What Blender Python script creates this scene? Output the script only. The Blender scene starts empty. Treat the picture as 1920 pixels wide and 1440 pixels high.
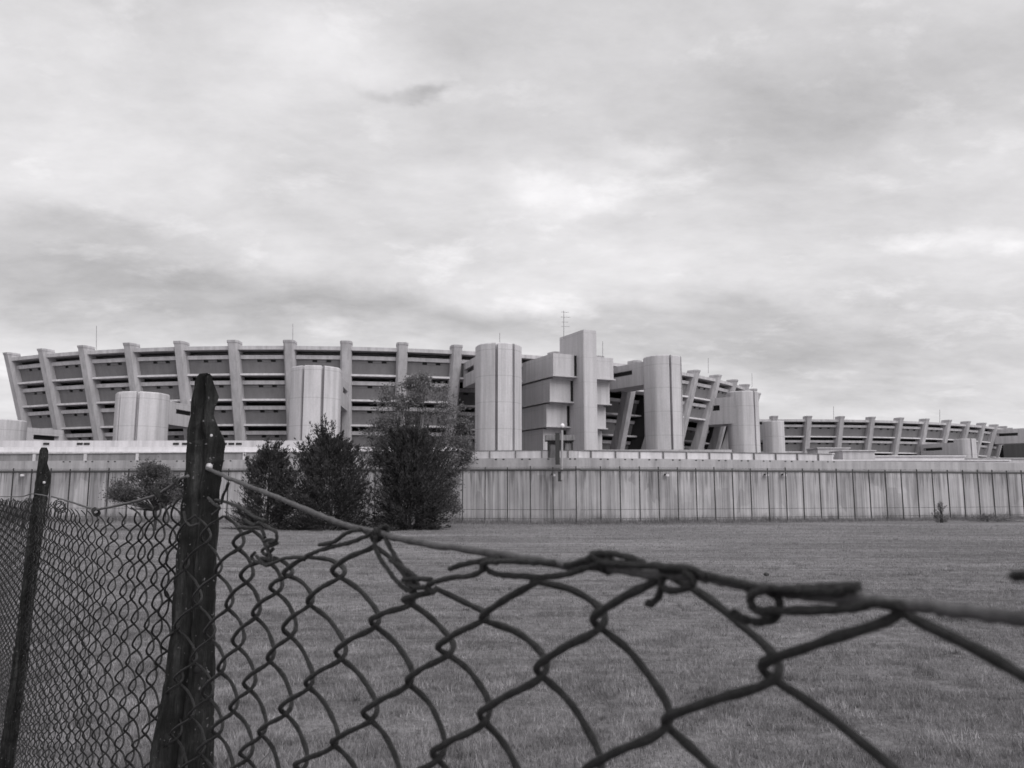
import bpy, math, random
import numpy as np
from mathutils import Vector
R = math.radians
random.seed(5); rng = np.random.default_rng(5)
scn = bpy.context.scene
col = scn.collection

# ------------------------------------------------------------------ camera maths
F = 1493.33; CAMZ = 2.3; PITCH = R(7.63)
CP, SP = math.cos(PITCH), math.sin(PITCH)
def ray(px, py):
    dx = (px-960)/F; dy = (720-py)/F
    return Vector((dx, CP-SP*dy, SP+CP*dy))
def at(px, py, Y):
    d = ray(px, py); t = Y/d.y
    return Vector((d.x*t, Y, CAMZ+d.z*t))

# ------------------------------------------------------------------ materials
TINT = (1.0, 0.975, 1.008)
def g(v): return (v*TINT[0], v*TINT[1], v*TINT[2], 1)
def new_mat(name, rough=.85, spec=.3):
    m = bpy.data.materials.new(name); m.use_nodes = True
    nt = m.node_tree; b = nt.nodes['Principled BSDF']
    b.inputs['Roughness'].default_value = rough
    b.inputs['Specular IOR Level'].default_value = spec
    return m, nt, b
def noise(nt, scale, detail=6, rough=.6, vec=None, stretch=None, dist=0):
    n = nt.nodes.new('ShaderNodeTexNoise'); n.inputs['Scale'].default_value = scale
    n.inputs['Detail'].default_value = detail; n.inputs['Roughness'].default_value = rough
    n.inputs['Distortion'].default_value = dist
    if vec is not None:
        if stretch:
            mp = nt.nodes.new('ShaderNodeMapping'); mp.inputs['Scale'].default_value = stretch
            nt.links.new(vec, mp.inputs['Vector']); vec = mp.outputs[0]
        nt.links.new(vec, n.inputs['Vector'])
    return n.outputs['Fac']
def ramp(nt, fac, stops):
    r = nt.nodes.new('ShaderNodeValToRGB'); nt.links.new(fac, r.inputs[0])
    e = r.color_ramp.elements
    while len(e) < len(stops): e.new(.5)
    for i, (p, v) in enumerate(stops):
        e[i].position = p; e[i].color = (v, v, v, 1)
    return r.outputs[0]
def mul(nt, a, b, f=1.0, mode='MULTIPLY'):
    m = nt.nodes.new('ShaderNodeMix'); m.data_type = 'RGBA'; m.blend_type = mode
    m.inputs[0].default_value = f
    nt.links.new(a, m.inputs[6]); nt.links.new(b, m.inputs[7])
    return m.outputs[2]
def geo(nt):
    n = nt.nodes.new('ShaderNodeNewGeometry'); return n.outputs['Position']
def bump(nt, b, h, strength=.3, dist=.02):
    n = nt.nodes.new('ShaderNodeBump'); n.inputs['Strength'].default_value = strength
    n.inputs['Distance'].default_value = dist
    nt.links.new(h, n.inputs['Height']); nt.links.new(n.outputs[0], b.inputs['Normal'])
def math_n(nt, op, a, b=None, c=None, clamp=False):
    n = nt.nodes.new('ShaderNodeMath'); n.operation = op; n.use_clamp = clamp
    for i, x in enumerate((a, b, c)):
        if x is None: continue
        if isinstance(x, (int, float)): n.inputs[i].default_value = x
        else: nt.links.new(x, n.inputs[i])
    return n.outputs[0]

def concrete(name, v, var=.12, streak=.25, joint=0.0, rough=.9):
    m, nt, b = new_mat(name, rough, .2)
    P = geo(nt)
    big = ramp(nt, noise(nt, .16, 5, .6, P), [(.3, 1-var), (.7, 1+var)])
    st = ramp(nt, noise(nt, 1.0, 5, .65, P, (1.7, 1.7, .09)), [(.34, 1-streak), (.60, 1.0)])
    fine = ramp(nt, noise(nt, 5, 4, .6, P), [(.3, .94), (.7, 1.05)])
    c = mul(nt, mul(nt, big, st), fine)
    base = nt.nodes.new('ShaderNodeRGB'); base.outputs[0].default_value = g(v)
    c = mul(nt, c, base.outputs[0])
    if joint:
        sx = nt.nodes.new('ShaderNodeSeparateXYZ'); nt.links.new(P, sx.inputs[0])
        fr = math_n(nt, 'FRACT', math_n(nt, 'MULTIPLY', sx.outputs[2], 1/3.2))
        ln = math_n(nt, 'LESS_THAN', fr, .025)
        j = ramp(nt, ln, [(0, 1), (1, 1-joint)])
        c = mul(nt, c, j)
    nt.links.new(c, b.inputs['Base Color'])
    bump(nt, b, noise(nt, 3, 5, .6, P), .25, .05)
    return m
M = {}
M['drum'] = concrete('drum_concrete', .53, .08, .24, .2)
M['fin'] = concrete('pier_concrete', .47, .10, .26)
M['ledge'] = concrete('ledge_concrete', .62, .08, .22)
M['beam'] = concrete('beam_concrete', .60, .08, .25)
M['panel'] = concrete('grey_cladding', .20, .08, .14)
M['inner'] = concrete('shade_dark_recess_wall', .055, .1, .2)  # very dark base colour carries the shade of the deep facade recesses
M['white'] = concrete('white_render', .72, .05, .14)
M['tower'] = concrete('tower_concrete', .50, .06, .2, .12)
M['frame'] = concrete('parapet_frame', .20, .1, .3)
M['parapet'] = concrete('parapet_concrete', .40, .12, .3)

def wall_mat():
    m, nt, b = new_mat('stained_wall', .95, .1)
    P = geo(nt)
    big = ramp(nt, noise(nt, .35, 5, .6, P), [(.3, .82), (.7, 1.12)])
    st = ramp(nt, noise(nt, 1.0, 6, .7, P, (2.6, 2.6, .10)), [(.36, .62), (.50, .94), (.62, 1.05)])
    st2 = ramp(nt, noise(nt, 1.0, 3, .6, P, (7, 7, .05)), [(.4, .8), (.56, 1.05)])
    blk = nt.nodes.new('ShaderNodeTexVoronoi'); blk.feature = 'F1'; blk.inputs['Scale'].default_value = .75
    mp = nt.nodes.new('ShaderNodeMapping'); mp.inputs['Scale'].default_value = (1.0, 1.0, .28)
    nt.links.new(P, mp.inputs[0]); nt.links.new(mp.outputs[0], blk.inputs['Vector'])
    blk.distance = 'CHEBYCHEV'
    bw = nt.nodes.new('ShaderNodeRGBToBW'); nt.links.new(blk.outputs['Color'], bw.inputs[0])
    bl = ramp(nt, bw.outputs[0], [(.2, .80), (.5, 1.0)])
    c = mul(nt, mul(nt, mul(nt, big, st), st2), bl)
    sz_ = nt.nodes.new('ShaderNodeSeparateXYZ'); nt.links.new(P, sz_.inputs[0])
    ln_ = noise(nt, 1.0, 4, .7, P, (3.2, 3.2, .02))
    dp = math_n(nt, 'SUBTRACT', math_n(nt, 'MULTIPLY', math_n(nt, 'SUBTRACT', ln_, .46, None, True), 9.0), math_n(nt, 'SUBTRACT', 3.86, sz_.outputs[2]))
    c = mul(nt, c, ramp(nt, dp, [(.0, 1.0), (.5, .62)]))
    bt = math_n(nt, 'SUBTRACT', math_n(nt, 'MULTIPLY', noise(nt, 1.6, 5, .7, P), 1.3), sz_.outputs[2])
    c = mul(nt, c, ramp(nt, bt, [(.0, 1.0), (.6, .76)]))
    base = nt.nodes.new('ShaderNodeRGB'); base.outputs[0].default_value = g(.47)
    c = mul(nt, c, base.outputs[0])
    nt.links.new(c, b.inputs['Base Color'])
    bump(nt, b, noise(nt, 4, 5, .6, P), .3, .04)
    return m
M['wall'] = wall_mat()
def plain(name, v, rough=.8, spec=.3, nscale=8, lo=.75, hi=1.25, bs=.0, stretch=None, metal=0):
    m, nt, b = new_mat(name, rough, spec)
    P = geo(nt)
    c = ramp(nt, noise(nt, nscale, 5, .65, P, stretch), [(.3, v*lo), (.7, v*hi)])
    tn = nt.nodes.new('ShaderNodeRGB'); tn.outputs[0].default_value = (*TINT, 1); c = mul(nt, c, tn.outputs[0])
    nt.links.new(c, b.inputs['Base Color'])
    b.inputs['Metallic'].default_value = metal
    if bs: bump(nt, b, noise(nt, nscale*3, 5, .7, P, stretch), bs, .004)
    return m
M['glass'] = plain('dark_window', .012, .35, .4, 2)
M['steel'] = plain('dark_steel', .035, .6, .4, 6)
M['rod'] = plain('rod_steel', .22, .5, .4, 6)
M['wire'] = plain('rusty_wire', .019, .55, .4, 300, .25, 2.3, .9)
M['tension'] = plain('weathered_wire', .075, .6, .35, 180, .6, 1.7, .4)
def post_mat():
    m, nt, b = new_mat('weathered_post', .85, .25)
    P = geo(nt)
    c = ramp(nt, noise(nt, 90, 8, .75, P, (1, 1, .1)), [(.32, .004), (.5, .013), (.72, .05)])
    c = mul(nt, c, ramp(nt, noise(nt, 25, 6, .7, P), [(.35, .5), (.65, 1.7)]))
    sp = math_n(nt, 'GREATER_THAN', noise(nt, 240, 2, .5, P), .70)
    mx = nt.nodes.new('ShaderNodeMix'); mx.data_type = 'RGBA'; nt.links.new(sp, mx.inputs[0])
    nt.links.new(c, mx.inputs[6]); mx.inputs[7].default_value = g(.16)
    nt.links.new(mx.outputs[2], b.inputs['Base Color'])
    bump(nt, b, noise(nt, 110, 8, .8, P, (1, 1, .16)), 1.0, .006)
    return m
M['post'] = post_mat()
M['lamp'] = plain('lamp_glass', .75, .3, .5, 3, .95, 1.05)
M['bark'] = plain('bark', .045, .95, .1, 12)
M['booth'] = plain('booth_panel', .20, .8, .2, 3, .5, 1.5, 0, (4, 4, .3))
M['nail'] = plain('nail_head', .42, .35, .5, 50, .9, 1.1)
def leaf_mat(name, v, tr=.25, lo=.55, hi=1.6):
    m, nt, b = new_mat(name, .75, .15)
    P = geo(nt)
    c = ramp(nt, noise(nt, 1.6, 5, .7, P), [(.3, v*lo), (.7, v*hi)])
    c = mul(nt, c, ramp(nt, noise(nt, 16, 4, .7, P), [(.32, .55), (.68, 1.5)]))
    tn = nt.nodes.new('ShaderNodeRGB'); tn.outputs[0].default_value = (*TINT, 1); c = mul(nt, c, tn.outputs[0])
    nt.links.new(c, b.inputs['Base Color'])
    t = nt.nodes.new('ShaderNodeBsdfTranslucent'); nt.links.new(c, t.inputs[0])
    mx = nt.nodes.new('ShaderNodeMixShader'); mx.inputs[0].default_value = tr
    nt.links.new(b.outputs[0], mx.inputs[1]); nt.links.new(t.outputs[0], mx.inputs[2])
    nt.links.new(mx.outputs[0], nt.nodes['Material Output'].inputs[0])
    return m
M['conifer'] = leaf_mat('conifer_needles', .05, .25, .4, 1.9)
M['leaf'] = leaf_mat('tree_leaves', .15)
M['bush'] = leaf_mat('bush_leaves', .10)
M['weed'] = leaf_mat('weed_leaves', .2)
M['grass'] = leaf_mat('grass_blades', .245, .3, .42, 1.65)
def ground_mat():
    m, nt, b = new_mat('meadow', .95, .05)
    P = geo(nt)
    big = ramp(nt, noise(nt, .22, 6, .65, P, (.35, 1, 1)), [(.3, .62), (.68, 1.25)])
    row = ramp(nt, noise(nt, 1.0, 6, .7, P, (.10, 1.3, 1)), [(.33, .62), (.5, 1.0), (.66, 1.32)])
    fine = ramp(nt, noise(nt, 4, 8, .8, P), [(.33, .45), (.5, 1.0), (.68, 1.5)])
    base = nt.nodes.new('ShaderNodeRGB'); base.outputs[0].default_value = g(.225)
    c = mul(nt, mul(nt, mul(nt, big, row), fine), base.outputs[0])
    nt.links.new(c, b.inputs['Base Color'])
    bump(nt, b, noise(nt, 7, 6, .75, P), 1.0, .12)
    return m
M['ground'] = ground_mat()

# ------------------------------------------------------------------ builders
def setp(o, label=None, cat=None, group=None, kind=None):
    if label: o['label'] = label
    if cat: o['category'] = cat
    if group: o['group'] = group
    if kind: o['kind'] = kind
    return o
def thing(name, label, cat, loc=(0, 0, 0), group=None):
    o = bpy.data.objects.new(name, None); o.empty_display_size = .2
    o.location = loc; col.objects.link(o)
    return setp(o, label, cat, group)
def wloc(o):
    v = Vector((0, 0, 0))
    while o is not None:
        v += o.location; o = o.parent
    return v
class MB:
    def __init__(s): s.v = []; s.f = []
    def add(s, vs, fs):
        n = len(s.v); s.v += [tuple(p) for p in vs]
        s.f += [tuple(i+n for i in f) for f in fs]; return s
    def hexa(s, p):   # 8 pts: bottom 4 ccw, top 4 ccw
        return s.add(p, [(3, 2, 1, 0), (4, 5, 6, 7), (0, 1, 5, 4), (1, 2, 6, 5), (2, 3, 7, 6), (3, 0, 4, 7)])
    def box(s, x0, x1, y0, y1, z0, z1):
        return s.hexa([(x0, y0, z0), (x1, y0, z0), (x1, y1, z0), (x0, y1, z0), (x0, y0, z1), (x1, y0, z1), (x1, y1, z1), (x0, y1, z1)])
    def obox(s, c, ux, hx, hy, z0, z1):  # oriented box: centre c(x,y), unit dir ux, half sizes
        ux = Vector((ux[0], ux[1])).normalized(); uy = Vector((-ux.y, ux.x)); c = Vector((c[0], c[1]))
        q = [c-ux*hx-uy*hy, c+ux*hx-uy*hy, c+ux*hx+uy*hy, c-ux*hx+uy*hy]
        return s.hexa([(p.x, p.y, z0) for p in q]+[(p.x, p.y, z1) for p in q])
    def loft(s, rings, caps=True):
        n = len(rings[0]); base = len(s.v)
        for r in rings: s.v += [tuple(p) for p in r]
        for i in range(len(rings)-1):
            for j in range(n):
                a = base+i*n+j; b = base+i*n+(j+1) % n
                s.f.append((a, b, b+n, a+n))
        if caps:
            s.f.append(tuple(base+j for j in reversed(range(n))))
            s.f.append(tuple(base+(len(rings)-1)*n+j for j in range(n)))
        return s
    def tube(s, pts, rad, n=6):
        pts = [Vector(p) for p in pts]
        if len(pts) < 2: return s
        up = Vector((0, 0, 1)); rings = []; prev = None
        for i, p in enumerate(pts):
            d = (pts[min(i+1, len(pts)-1)]-pts[max(i-1, 0)])
            if d.length < 1e-9: d = Vector((0, 0, 1))
            d.normalize()
            if prev is None:
                a = d.cross(Vector((.3, .9, .31))); a.normalize()
            else:
                a = prev-d*prev.dot(d)
                if a.length < 1e-6: a = d.cross(Vector((.3, .9, .31)))
                a.normalize()
            prev = a; b = d.cross(a)
            r = rad[i] if isinstance(rad, (list, tuple)) else rad
            rings.append([p+(a*math.cos(2*math.pi*k/n)+b*math.sin(2*math.pi*k/n))*r for k in range(n)])
        return s.loft(rings)
    def build(s, name, mat, parent=None, smooth=False):
        off = wloc(parent) if parent is not None else Vector((0, 0, 0))
        me = bpy.data.meshes.new(name)
        me.from_pydata([(p[0]-off.x, p[1]-off.y, p[2]-off.z) for p in s.v], [], s.f)
        me.materials.append(mat)
        if smooth: me.polygons.foreach_set('use_smooth', [True]*len(me.polygons))
        me.update()
        o = bpy.data.objects.new(name, me); col.objects.link(o)
        if parent is not None: o.parent = parent
        return o
def tri_mesh(name, V, mat, parent=None, nper=3, base=None):
    """V: (N*nper,3) array of separate tris/quads"""
    off = wloc(parent) if parent is not None else Vector((0, 0, 0))
    V = np.asarray(V, dtype=np.float32)-np.array(off, dtype=np.float32)
    me = bpy.data.meshes.new(name); n = len(V); m = n//nper
    me.vertices.add(n); me.vertices.foreach_set('co', V.ravel())
    me.loops.add(n); me.loops.foreach_set('vertex_index', np.arange(n, dtype=np.int32))
    me.polygons.add(m); me.polygons.foreach_set('loop_start', np.arange(0, n, nper, dtype=np.int32))
    me.materials.append(mat); me.update(calc_edges=True); me.validate()
    o = bpy.data.objects.new(name, me); col.objects.link(o)
    if parent is not None: o.parent = parent
    return o

# ------------------------------------------------------------------ ground
gm = MB()
gm.add([(-900, -60, 0), (900, -60, 0), (900, 1500, 0), (-900, 1500, 0)], [(0, 1, 2, 3)])
setp(gm.build('meadow_ground', M['ground']), kind='structure')

def blades(X, Y, H, W, lean=.5):
    n = len(X); a = rng.uniform(0, 2*np.pi, n); l = rng.uniform(0, lean, n)*H; b = rng.uniform(0, 2*np.pi, n)
    V = np.zeros((n, 3, 3), dtype=np.float32)
    V[:, 0] = np.stack([X-np.cos(a)*W/2, Y-np.sin(a)*W/2, np.full(n, -.01)], 1)
    V[:, 1] = np.stack([X+np.cos(a)*W/2, Y+np.sin(a)*W/2, np.full(n, -.01)], 1)
    V[:, 2] = np.stack([X+np.cos(b)*l, Y+np.sin(b)*l, H], 1)
    return V.reshape(-1, 3)
def vnoise(X, Y, sc, seed):
    r = np.random.default_rng(seed); out = np.zeros(len(X))
    for o in range(4):
        for k in range(3):
            th = r.uniform(0, 2*np.pi); ph = r.uniform(0, 2*np.pi); f = 2**o/sc
            out += np.sin((X*np.cos(th)+Y*np.sin(th))*f*2*np.pi+ph)/(1.6**o)/3
    return out
n = 400000
u = rng.uniform(0, 1, n); Y = 5.6*(55/5.6)**(u**1.1)
X = rng.uniform(-.72, .72, n)*Y
H = (rng.uniform(.02, .055, n)+.03*np.clip(vnoise(X, Y, 2.2, 3), -.6, 1.2))*(1+.01*Y)
H = np.clip(H, .012, .12)
W = rng.uniform(.005, .011, n)*(1+Y*.05)
nt_ = 5200; ut = rng.uniform(0, 1, nt_); Yt = 5.8*(26/5.8)**ut; Xt = rng.uniform(-.72, .72, nt_)*Yt
sel = vnoise(Xt, Yt, 3.0, 12) > rng.uniform(-.5, 1.0, nt_); Xt, Yt = Xt[sel], Yt[sel]
per_t = 34; Xb = np.repeat(Xt, per_t); Yb = np.repeat(Yt, per_t); sp = np.repeat(rng.uniform(.03, .12, len(Xt)), per_t)
Xb = Xb+rng.normal(size=len(Xb))*sp; Yb = Yb+rng.normal(size=len(Yb))*sp
Hb = rng.uniform(.03, .13, len(Xb))*np.repeat(rng.uniform(.6, 1.3, len(Xt)), per_t); Wb = rng.uniform(.006, .016, len(Xb))
X = np.concatenate([X, Xb]); Y = np.concatenate([Y, Yb]); H = np.concatenate([H, Hb]); W = np.concatenate([W, Wb])
setp(tri_mesh('grass', blades(X, Y, H, W, .9), M['grass']), kind='stuff', label='short mown grass covering the meadow', cat='grass')

# ------------------------------------------------------------------ perimeter wall
def wY(x):   # wall line, corner at (4.6, 57)
    return 57+(.2773*(x-4.6) if x > 4.6 else -.1405*(x-4.6))
CORN = Vector((4.6, 57)); dL = Vector((-.9903, .1391)); dR = Vector((.9636, .2672))
EL = CORN+dL*60; ER = CORN+dR*62
def strip(mb, off0, off1, z0, z1, e0=EL, e1=ER):
    nL = Vector((-dL.y, dL.x)) if Vector((-dL.y, dL.x)).y < 0 else Vector((dL.y, -dL.x))
    nR = Vector((-dR.y, dR.x)) if Vector((-dR.y, dR.x)).y < 0 else Vector((dR.y, -dR.x))
    nm = (nL+nR).normalized(); k = 1/nm.dot(nL)
    for (A, B, na, nb, ka, kb) in ((e0, CORN, nL, nm, 1, k), (CORN, e1, nm, nR, k, 1)):
        if A is None or B is None: continue
        p = [A+na*off1*ka, B+nb*off1*kb, B+nb*off0*kb, A+na*off0*ka]
        mb.hexa([(q.x, q.y, z0) for q in p]+[(q.x, q.y, z1) for q in p])
    return mb
wall = thing('perimeter_wall', 'long stained concrete perimeter wall with coping across the far side of the meadow', 'wall', (4.6, 57, 0))
strip(MB(), -.35, 0, 0, 3.86).build('wall_panel', M['wall'], wall)
strip(MB(), -.45, .10, 3.864, 4.62).build('coping', M['parapet'], wall)
strip(MB(), -.05, .13, 3.82, 3.90).build('drip_ledge', M['frame'], wall)
eP = CORN+dR*21.5
M['parapet_shade'] = concrete('parapet_shaded_concrete', .27, .12, .3)  # darker copy of the parapet concrete, shadow on the left run painted in
def half(mb, side, e, o0, o1, z0, z1, k0=.25):
    nn = Vector((side.y, -side.x)); nn = nn if nn.y < 0 else -nn
    a = CORN+side*k0; b = CORN+side*e
    p = [a+nn*o1, b+nn*o1, b+nn*o0, a+nn*o0]
    if side.x < 0: p = [p[1], p[0], p[3], p[2]]
    return mb.hexa([(q.x, q.y, z0) for q in p]+[(q.x, q.y, z1) for q in p])
half(MB(), dL, 58, -.40, -.28, 4.622, 5.15).build('parapet', M['parapet_shade'], wall)
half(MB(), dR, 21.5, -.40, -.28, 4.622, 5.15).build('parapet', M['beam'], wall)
half(MB(), dL, 8.2, -.27, -.24, 4.622, 5.149).build('parapet', M['beam'], wall)
half(MB(), dL, 58, -.42, -.22, 5.15, 5.20).build('parapet_rail', M['frame'], wall)
half(MB(), dR, 21.5, -.42, -.22, 5.15, 5.20).build('parapet_rail', M['frame'], wall)
def pposts(name, side, k0, e, step, hw, mat):
    pr = None
    k = k0
    while k < e:
        c = CORN+side*k; nn = Vector((side.y, -side.x)); nn = nn if nn.y < 0 else -nn
        c = c+nn*(-.2)
        mb = MB().obox((c.x, c.y), side, hw, .05, 4.622, 5.149)
        mb.build(name, mat, wall); k += step
pposts('parapet_post', dR, 1.2, 21.2, 1.9, .035, M['frame'])
pposts('parapet_post', dL, .6, 8, 1.9, .035, M['frame'])
pposts('parapet_post', dL, 12.0, 56, 4.4, .11, M['beam'])
k = -40.0
while k < 21:
    for dd in (0, .55):
        side = dL if k < 0 else dR; c = CORN+side*abs(k+dd); nn = Vector((side.y, -side.x)); nn = nn if nn.y < 0 else -nn
        c = c+nn*.10
        MB().obox((c.x, c.y), side, .07, .012, 4.50, 4.58).build('scupper', M['glass'], wall)
    k += 1.9
# steel fence in front of the wall ---------------------------------------------------
fence = thing('steel_fence', 'tall dark steel fence of slim posts and rails before the concrete wall', 'fence', (4.6, 56.2, 0))
pm = MB(); pm.box(-.035, .035, -.035, .035, 0, 4.02)
proto = None
def fpt(k, side):
    c = CORN+side*k; nn = Vector((side.y, -side.x)); nn = nn if nn.y < 0 else -nn
    return c+nn*.75
spots = [(k, dL) for k in np.arange(0, 54, 1.62)]+[(k, dR) for k in np.arange(1.5, 56, 1.5)]
for i, (k, side) in enumerate(spots):
    p = fpt(k, side)
    if proto is None:
        proto = pm.build('post', M['steel']); proto.parent = fence; o = proto
    else:
        o = proto.copy(); col.objects.link(o); o.parent = fence
    o.location = (p.x-4.6, p.y-56.2, rng.uniform(-.12, .03))
    o.rotation_euler = (0, rng.uniform(-.006, .006), 0)
def frail(z, r):
    mb = MB()
    for side in (dL, dR):
        a = fpt(0, side); b = fpt(56, side)
        mb.tube([(a.x, a.y, z), (b.x, b.y, z)], r, 4)
    return mb
frail(3.74, .055).build('top_rail', M['steel'], fence)
frail(.98, .014).build('lower_wire', M['steel'], fence)
frail(.35, .014).build('lower_wire', M['steel'], fence)
frail(3.95, .010).build('lower_wire', M['steel'], fence)

# ------------------------------------------------------------------ arc buildings
def arc_building(name, label, C, ztop, nfin, a_first, step, storeys, zbase, win_ok, deep=lambda k, s: 0.0):
    Rt = 86.0; LEAN = .305
    def Ro(z): return Rt-LEAN*(ztop-z)
    def P(r, a, z):
        return (C[0]+r*math.sin(a), C[1]-r*math.cos(a), z)
    am = R(a_first+step*(nfin-1)/2)
    b0 = P(Rt-6, am, 0)
    root = thing(name, label, 'building', b0)
    A = [R(a_first+step*k) for k in range(nfin)]
    # piers
    for k, a in enumerate(A):
        mb = MB(); rings = []
        def ring(z, grow=0.0, rin=1.5):
            ro = Ro(z)+grow; t = Vector((math.cos(a), math.sin(a)))
            out = Vector((math.sin(a), -math.cos(a)))
            pts = []
            for (tt, dr) in ((-.72-grow, -rin), (-.72-grow, -.45), (-.45-grow, 0), (.45+grow, 0), (.72+grow, -.45), (.72+grow, -rin)):
                q = Vector((C[0], C[1]))+out*(ro+dr)+t*tt
                pts.append((q.x, q.y, z))
            return pts
        rings = [ring(zbase, 0, 2.6), ring(zbase+3, 0, 2.2), ring(zbase+7, 0, 1.7), ring(ztop-.30, .0, 1.7),
                 ring(ztop-.29, .045, 1.72), ring(ztop, .045, 1.72)]
        mb.loft(rings).build('pier', M['fin'], root)
    def pbox(mb, a0, a1, r0, r1, z0, z1, lean=True):
        f = (lambda z: Ro(z)) if lean is True else (lambda z: Ro(lean))
        pts = []
        for z in (z0, z1):
            base = f(z)
            pts += [P(base+r1, a0, z), P(base+r1, a1, z), P(base+r0, a1, z), P(base+r0, a0, z)]
        mb.hexa(pts)
    zr = ztop-1.15
    roof = MB()
    for k in range(nfin-1):
        a0, a1 = A[k]+R(.44), A[k+1]-R(.44)
        pbox(roof, a0, a1, -3.0, -.25, zr, zr+.48, zr)
        pbox(roof, A[k], A[k+1], -19, -3.0, zr-.1, zr+.4, zr)
        pbox(roof, A[k]-R(.44), A[k]+R(.438), -3.0, -1.6, zr-.05, zr+.42, zr)
    roof.build('roof', M['fin'], root)
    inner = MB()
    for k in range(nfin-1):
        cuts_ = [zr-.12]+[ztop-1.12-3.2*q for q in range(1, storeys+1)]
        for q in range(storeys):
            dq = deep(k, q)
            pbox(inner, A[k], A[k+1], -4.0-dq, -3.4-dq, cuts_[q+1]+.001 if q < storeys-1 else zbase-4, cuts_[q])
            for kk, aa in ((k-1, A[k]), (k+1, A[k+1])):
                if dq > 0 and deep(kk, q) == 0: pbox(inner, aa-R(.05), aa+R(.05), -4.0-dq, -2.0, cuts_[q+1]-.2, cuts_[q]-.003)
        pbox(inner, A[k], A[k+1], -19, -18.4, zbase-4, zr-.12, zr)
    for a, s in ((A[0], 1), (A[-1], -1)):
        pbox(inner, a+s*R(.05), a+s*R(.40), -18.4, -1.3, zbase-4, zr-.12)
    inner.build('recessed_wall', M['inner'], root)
    for s in range(storeys):
        T = zr+.02-3.2*s if s == 0 else ztop-1.12-3.2*s   # underside of roof band / ledge above
        zb0, zb1 = T-1.08, T-.60
        zp0, zp1 = T-2.93, T-1.10
        for k in range(nfin-1):
            a0, a1 = A[k]+R(.46), A[k+1]-R(.46)
            dd = deep(k, s); da, db = (A[k]-a0+R(.02), A[k+1]-a1-R(.02)) if dd else (0, 0)
            a0 += da; a1 += db
            beam = MB(); slab = MB()
            pbox(beam, a0, a1, -1.7-dd, -.85-dd, zb0, zb1)
            pbox(slab, a0, a1, -3.4-dd, -.42-dd*.85, T-3.2, T-2.95, T-2.95)
            beam.build('spandrel_beam', M['beam'], root); slab.build('floor_slab', M['ledge'], root)
            # panel
            pn = MB(); w = a1-a0
            zs = zp1-.34
            pbox(pn, a0, a1, -1.35-dd, -1.1-dd, zp0, zs-.002)
            cuts = [(.36, .47), (.67, .78)]
            e = [0]+[c for ab in cuts for c in ab]+[1]
            for i in range(0, len(e), 2):
                pbox(pn, a0+w*e[i], a0+w*e[i+1], -1.35-dd, -1.1-dd, zs, zp1)
            po = pn.build('facade_panel', M['panel'], root)
            if win_ok(k, s):
                for (c0, c1) in cuts:
                    wn = MB(); pbox(wn, a0+w*c0, a0+w*c1, -1.5-dd, -1.27-dd, zs, zp1)
                    wn.build('window', M['glass'], po)
            else:
                wn = MB()
                for (c0, c1) in cuts: pbox(wn, a0+w*c0, a0+w*c1, -1.5-dd, -1.27-dd, zs, zp1)
                if (k, s) and False: pass
                wn.build('glazing', M['glass'], po)
    return root, P, Ro, A

def drum(root, C, Rr, adeg, rad, ztop, zb=0, bridge=None, nwin=True, groove=True):
    """stair drum standing in front of the facade, split by two grooves, with a bridge back to it"""
    a = R(adeg); out = Vector((math.sin(a), -math.cos(a))); t = Vector((math.cos(a), math.sin(a)))
    c = Vector((C[0], C[1]))+out*Rr
    mb = MB(); N = 72; ring0 = []; gw = R(7.2)
    angs = []
    pts2 = []
    for i in range(N):
        ph = -math.pi+2*math.pi*i/N
        d = min(abs(ph-R(22.5)), abs(ph+R(22.5)))
        pts2.append((ph, rad))
    if groove:
        pts2 = [(ph, r) for ph, r in pts2 if min(abs(ph-R(22.5)), abs(ph+R(22.5))) > gw*.9]
        for cgr in (-R(22.5), R(22.5)):
            pts2 += [(cgr-gw/2, rad), (cgr-gw/2+.001, rad-.7), (cgr+gw/2-.001, rad-.7), (cgr+gw/2, rad)]
        pts2.sort()
    def rg(z, dr=0):
        q = []
        for ph, r in pts2:
            m8 = (ph+R(22.5)) % R(45)-R(22.5)
            fl = .4+.6*math.cos(R(22.5))/math.cos(m8) if abs(ph) < R(112.4) else 1.0
            v = c+(out*math.cos(ph)+t*math.sin(ph))*(r-dr)*fl
            q.append((v.x, v.y, z))
        return q
    mb.loft([rg(zb), rg(ztop-.12), rg(ztop, .12)])
    o = mb.build('stair_drum', M['drum'], root)
    if bridge:
        z0, z1, length, hw = bridge
        mb = MB(); cc = c-out*(length/2+rad*.3)
        h = z1-z0
        mb.obox(cc, out, length/2, hw, z0, z0+h*.52)
        mb.obox(cc, out, length/2-.01, hw-.45, z0+h*.52, z0+h*.72)
        mb.obox(cc, out, length/2, hw, z0+h*.72, z1)
        # solid ends of the slit
        for s, hl_ in ((-1, .3), (1, length*.19)):
            c3 = cc+out*s*(length/2-hl_-.01)
            mb.obox(c3, out, hl_, hw-.003, z0+h*.521, z0+h*.719)
        b = mb.build('link_bridge', M['tower'], root)
        wn = MB(); wn.obox(cc, out, length/2-1.0, hw-.38, z0+h*.53, z0+h*.71); wn.build('window_strip', M['glass'], b)
    return o, c, out, t

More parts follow.
